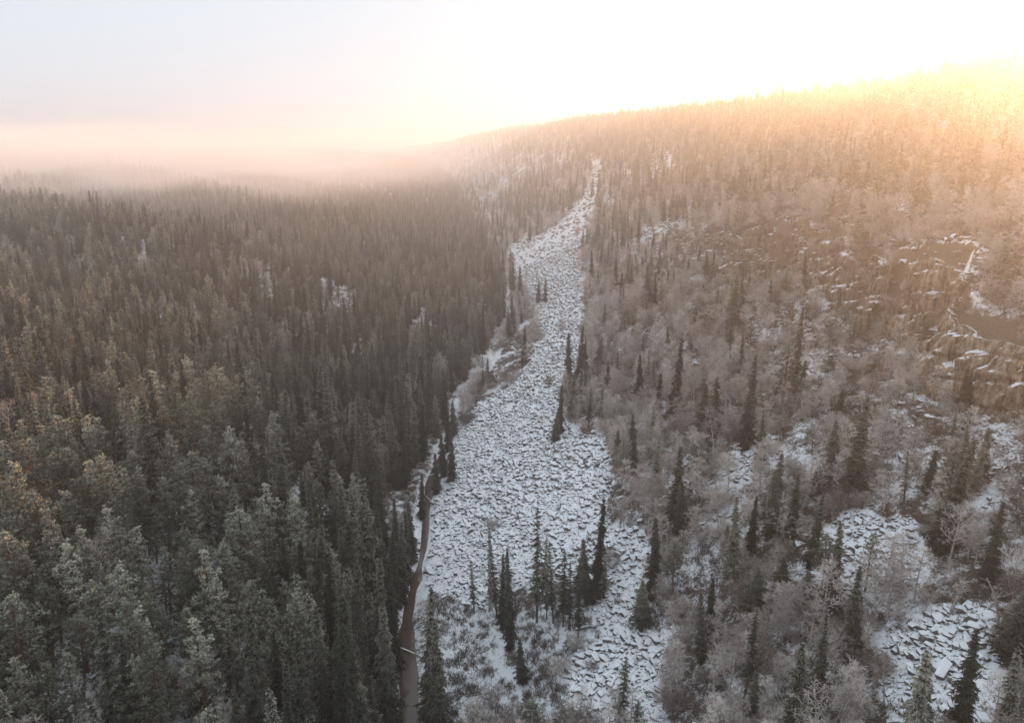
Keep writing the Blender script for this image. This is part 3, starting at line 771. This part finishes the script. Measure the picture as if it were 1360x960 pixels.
# the big slab
p = hit(1252, 895)
o = bpy.data.objects.new('boulder', stone_mesh(81, 1.0, 2.9, 0.7)); link(o); o.location = p + np.array([0, 0, 0.55]); o.rotation_euler = (0.30, 0.22, -0.75)
tag(o, 'biggest long pale slab leaning among the boulders of the lower patch', 'boulder')

# ------------------------------------------------------------------ low heath twigs on the open ground
def heath_mesh(seed):
    rs = np.random.default_rng(seed); T = []; F = []
    for _ in range(40):
        p = rs.normal(size=3) * np.array([0.3, 0.3, 0]); q = p + rs.normal(size=3) * np.array([0.25, 0.25, 0.1]) + np.array([0, 0, rs.uniform(0.2, 0.6)])
        T.append(sliver(p, q, 0.06, rs)); F += [0.0, 0.0, 0.5]
    return soup('heath', np.array(T), np.array(F), [M['shrub']])
c = bpy.data.collections.new('heath_shapes'); PROTO_COL['heath'] = c
for i in range(3): c.objects.link(bpy.data.objects.new('heath_shape_%02d' % i, heath_mesh(90 + i)))
x, y = scatter(90000, -110, 165, 35, 280); z = H(x, y)
sm = scree_mask(x, y, z); d = x - stream_x(y)
k = (np.abs(d) > 3) & ((sm == 0) | (RNG.random(len(x)) < 0.06)) & (vnoise(x / 5, y / 5, 64) + 0.6 * vnoise(x / 1.7, y / 1.7, 65) > np.where(open_mask(x, y, z), -0.6, -0.1))
n = int(k.sum()); z0 = np.zeros(n)
stuff('heath', 'low brown heath twigs poking through the snow', PROTO_COL['heath'], np.stack([x[k], y[k], z[k] - 0.03], -1), RNG.integers(0, 3, n), np.stack([z0, z0, RNG.random(n) * 6.28], -1), np.repeat(RNG.uniform(0.7, 1.7, n)[:, None], 3, 1))

# ------------------------------------------------------------------ fallen logs and dead trees
def log(a, b, r, label, sag=0.0):
    A = hit(*a) + np.array([0, 0, r + 0.12]); Bp = hit(*b) + np.array([0, 0, r * 0.6 + 0.12])
    path = [A + (Bp - A) * s + np.array([0, 0, sag * math.sin(math.pi * s)]) for s in np.linspace(0, 1, 7)]
    for q in path[1:-1]: q[2] = max(q[2], float(H(q[0], q[1])) + r * 0.8)
    L = np.linalg.norm(Bp - A); rs = np.random.default_rng(int(a[0]))
    e = bpy.data.objects.new('fallen_log', None); link(e); e.location = A
    tr = [np.array(t) - A for t in tube(path, list(np.linspace(r, r * 0.35, 7)), 7)]
    link(bpy.data.objects.new('trunk', soup('trunk', tr, None, [M['log']])), e)
    br = []
    for _ in range(9):
        s = rs.uniform(0.3, 1); p0 = A + (Bp - A) * s; br.append(np.array(sliver(p0, p0 + rs.normal(size=3) * 0.6 + np.array([0, 0, 0.5]), 0.09, rs)) - A)
    link(bpy.data.objects.new('broken_branch', soup('branches', br, np.full(27, 0.5), [M['shrub']])), e)
    tag(e, label, 'log')
log((532, 862), (562, 874), 0.16, 'snowy log lying right across the stream between dark spruces')
log((548, 640), (606, 622), 0.2, 'fallen log on the bank where the stream meets the boulders')
log((536, 720), (556, 655), 0.2, 'snow covered log along the stream bank')
log((598, 690), (560, 655), 0.15, 'thin bleached log pointing into the stream from the boulders')
log((120, 905), (165, 868), 0.2, 'snowy log lying in the gap between frosted pines on the spur')
log((268, 836), (300, 850), 0.16, 'fallen log half hidden between the spruces below the spur')
log((270, 905), (300, 925), 0.16, 'fallen log low among the dark spruces near the stream')
log((765, 838), (800, 830), 0.22, 'dark short log on the boulders beside the clump of thin spruces')
log((962, 690), (1010, 672), 0.16, 'thin snowy log in the thicket under the cliff')
log((1232, 895), (1236, 868), 0.14, 'pale bleached log sticking up among the boulders of the lower patch')
log((600, 560), (648, 548), 0.2, 'long snowy log along the lower edge of the upper boulders')

def snag(bx, by, ty, label, fork, lean):
    p = hit(bx, by); h = height_to(p, ty); rs = np.random.default_rng(int(bx))
    e = bpy.data.objects.new('dead_tree', None); link(e); e.location = p
    path = [np.array([lean * h * s * s + 0.1 * math.sin(4 * s), 0.1 * math.cos(3 * s) - 0.1, h * s - 0.4 * (s == 0)]) for s in np.linspace(0, 1, 6)]
    link(bpy.data.objects.new('trunk', soup('trunk', tube(path, list(np.linspace(0.17, 0.05, 6)), 6), None, [M['dead_wood']])), e)
    for k in range(fork):
        s = rs.uniform(0.4, 0.95); o0 = np.array([lean * h * s * s, 0, h * s]); a = rs.random() * 6.28
        L = h * rs.uniform(0.2, 0.4); q = o0 + np.array([math.cos(a) * 0.8, math.sin(a) * 0.8, 0.7]) * L
        mid = (o0 + q) / 2 + np.array([0, 0, -0.1 * L])
        t = tube([o0, mid, q], [0.07, 0.05, 0.02], 5)
        for _ in range(8):
            f = rs.uniform(0.4, 1); pp = mid + (q - mid) * f; t.append(sliver(pp, pp + rs.normal(size=3) * 0.5 + np.array([0, 0, 0.3]), 0.05, rs))
        link(bpy.data.objects.new('branch', soup('branch', t, None, [M['dead_wood']])), e)
    tag(e, label, 'dead tree')
snag(150, 985, 912, 'bleached dead birch with forked white branches on the spur', 7, -0.1)
snag(200, 790, 722, 'bare bleached dead pole rising between frosted pines', 2, 0.06)
snag(1322, 845, 765, 'crooked pale birch trunk leaning out above the lower boulder patch', 4, -0.3)
snag(1262, 815, 775, 'short forked dead trunk at the edge of the lower boulder patch', 5, 0.2)
snag(650, 812, 688, 'tall bare dead spruce pole beside the clump among the boulders', 3, 0.0)

# ------------------------------------------------------------------ air: even haze, and the fog lying on the far plateau
def box(name, lo, hi, m):
    bm = bmesh.new(); bmesh.ops.create_cube(bm, size=1.0)
    for v in bm.verts: v.co = [lo[i] + (v.co[i] + 0.5) * (hi[i] - lo[i]) for i in range(3)]
    me = bpy.data.meshes.new(name); bm.to_mesh(me); bm.free(); me.materials.append(m)
    return link(bpy.data.objects.new(name, me))
def volume(name, density, color, g):
    m = bpy.data.materials.new(name); m.use_nodes = True; n = m.node_tree; n.nodes.clear()
    o = n.nodes.new('ShaderNodeOutputMaterial'); v = n.nodes.new('ShaderNodeVolumePrincipled')
    v.inputs['Color'].default_value = (*color, 1); v.inputs['Density'].default_value = density; v.inputs['Anisotropy'].default_value = g
    n.links.new(v.outputs[0], o.inputs['Volume'])
    return m, n, v
hm, _, _ = volume('haze_air', 0.00082, (0.95, 0.94, 0.945), 0.81)
tag(box('haze', (-3700, -450, float(ZZ.min()) - 3), (3700, 6600, float(ZZ.max()) + 26), hm), 'thin pale morning haze filling the valley', kind='stuff')

fm, n, v = volume('fog_bank_air', 0.0, (0.90, 0.92, 0.96), 0.0)
tc = n.nodes.new('ShaderNodeTexCoord')
ln = n.nodes.new('ShaderNodeVectorMath'); ln.operation = 'LENGTH'; n.links.new(tc.outputs['Object'], ln.inputs[0])
fall = maprange(n, ln.outputs['Value'], 1.0, 0.15, 0.0, 1.0)
mp = n.nodes.new('ShaderNodeMapping'); mp.inputs['Scale'].default_value = (4.0, 4.0, 1.2); n.links.new(tc.outputs['Object'], mp.inputs[0])
nz = maprange(n, noise(n, mp.outputs[0], 1.6, 4, 0.6), 0.40, 0.68, 0.10, 1.0)
n.links.new(mathn(n, 'MULTIPLY', mathn(n, 'MULTIPLY', fall, nz), 0.024), v.inputs['Density'])
bm = bmesh.new(); bmesh.ops.create_icosphere(bm, subdivisions=3, radius=1.0)
me = bpy.data.meshes.new('fog_bank'); bm.to_mesh(me); bm.free(); me.materials.append(fm)
f = link(bpy.data.objects.new('fog_bank', me)); f.location = (-410, 575, 58); f.scale = (460, 460, 34); f.rotation_euler = (0, 0, 0.25)
tag(f, 'pale fog bank drifting over the far forested plateau', kind='stuff')
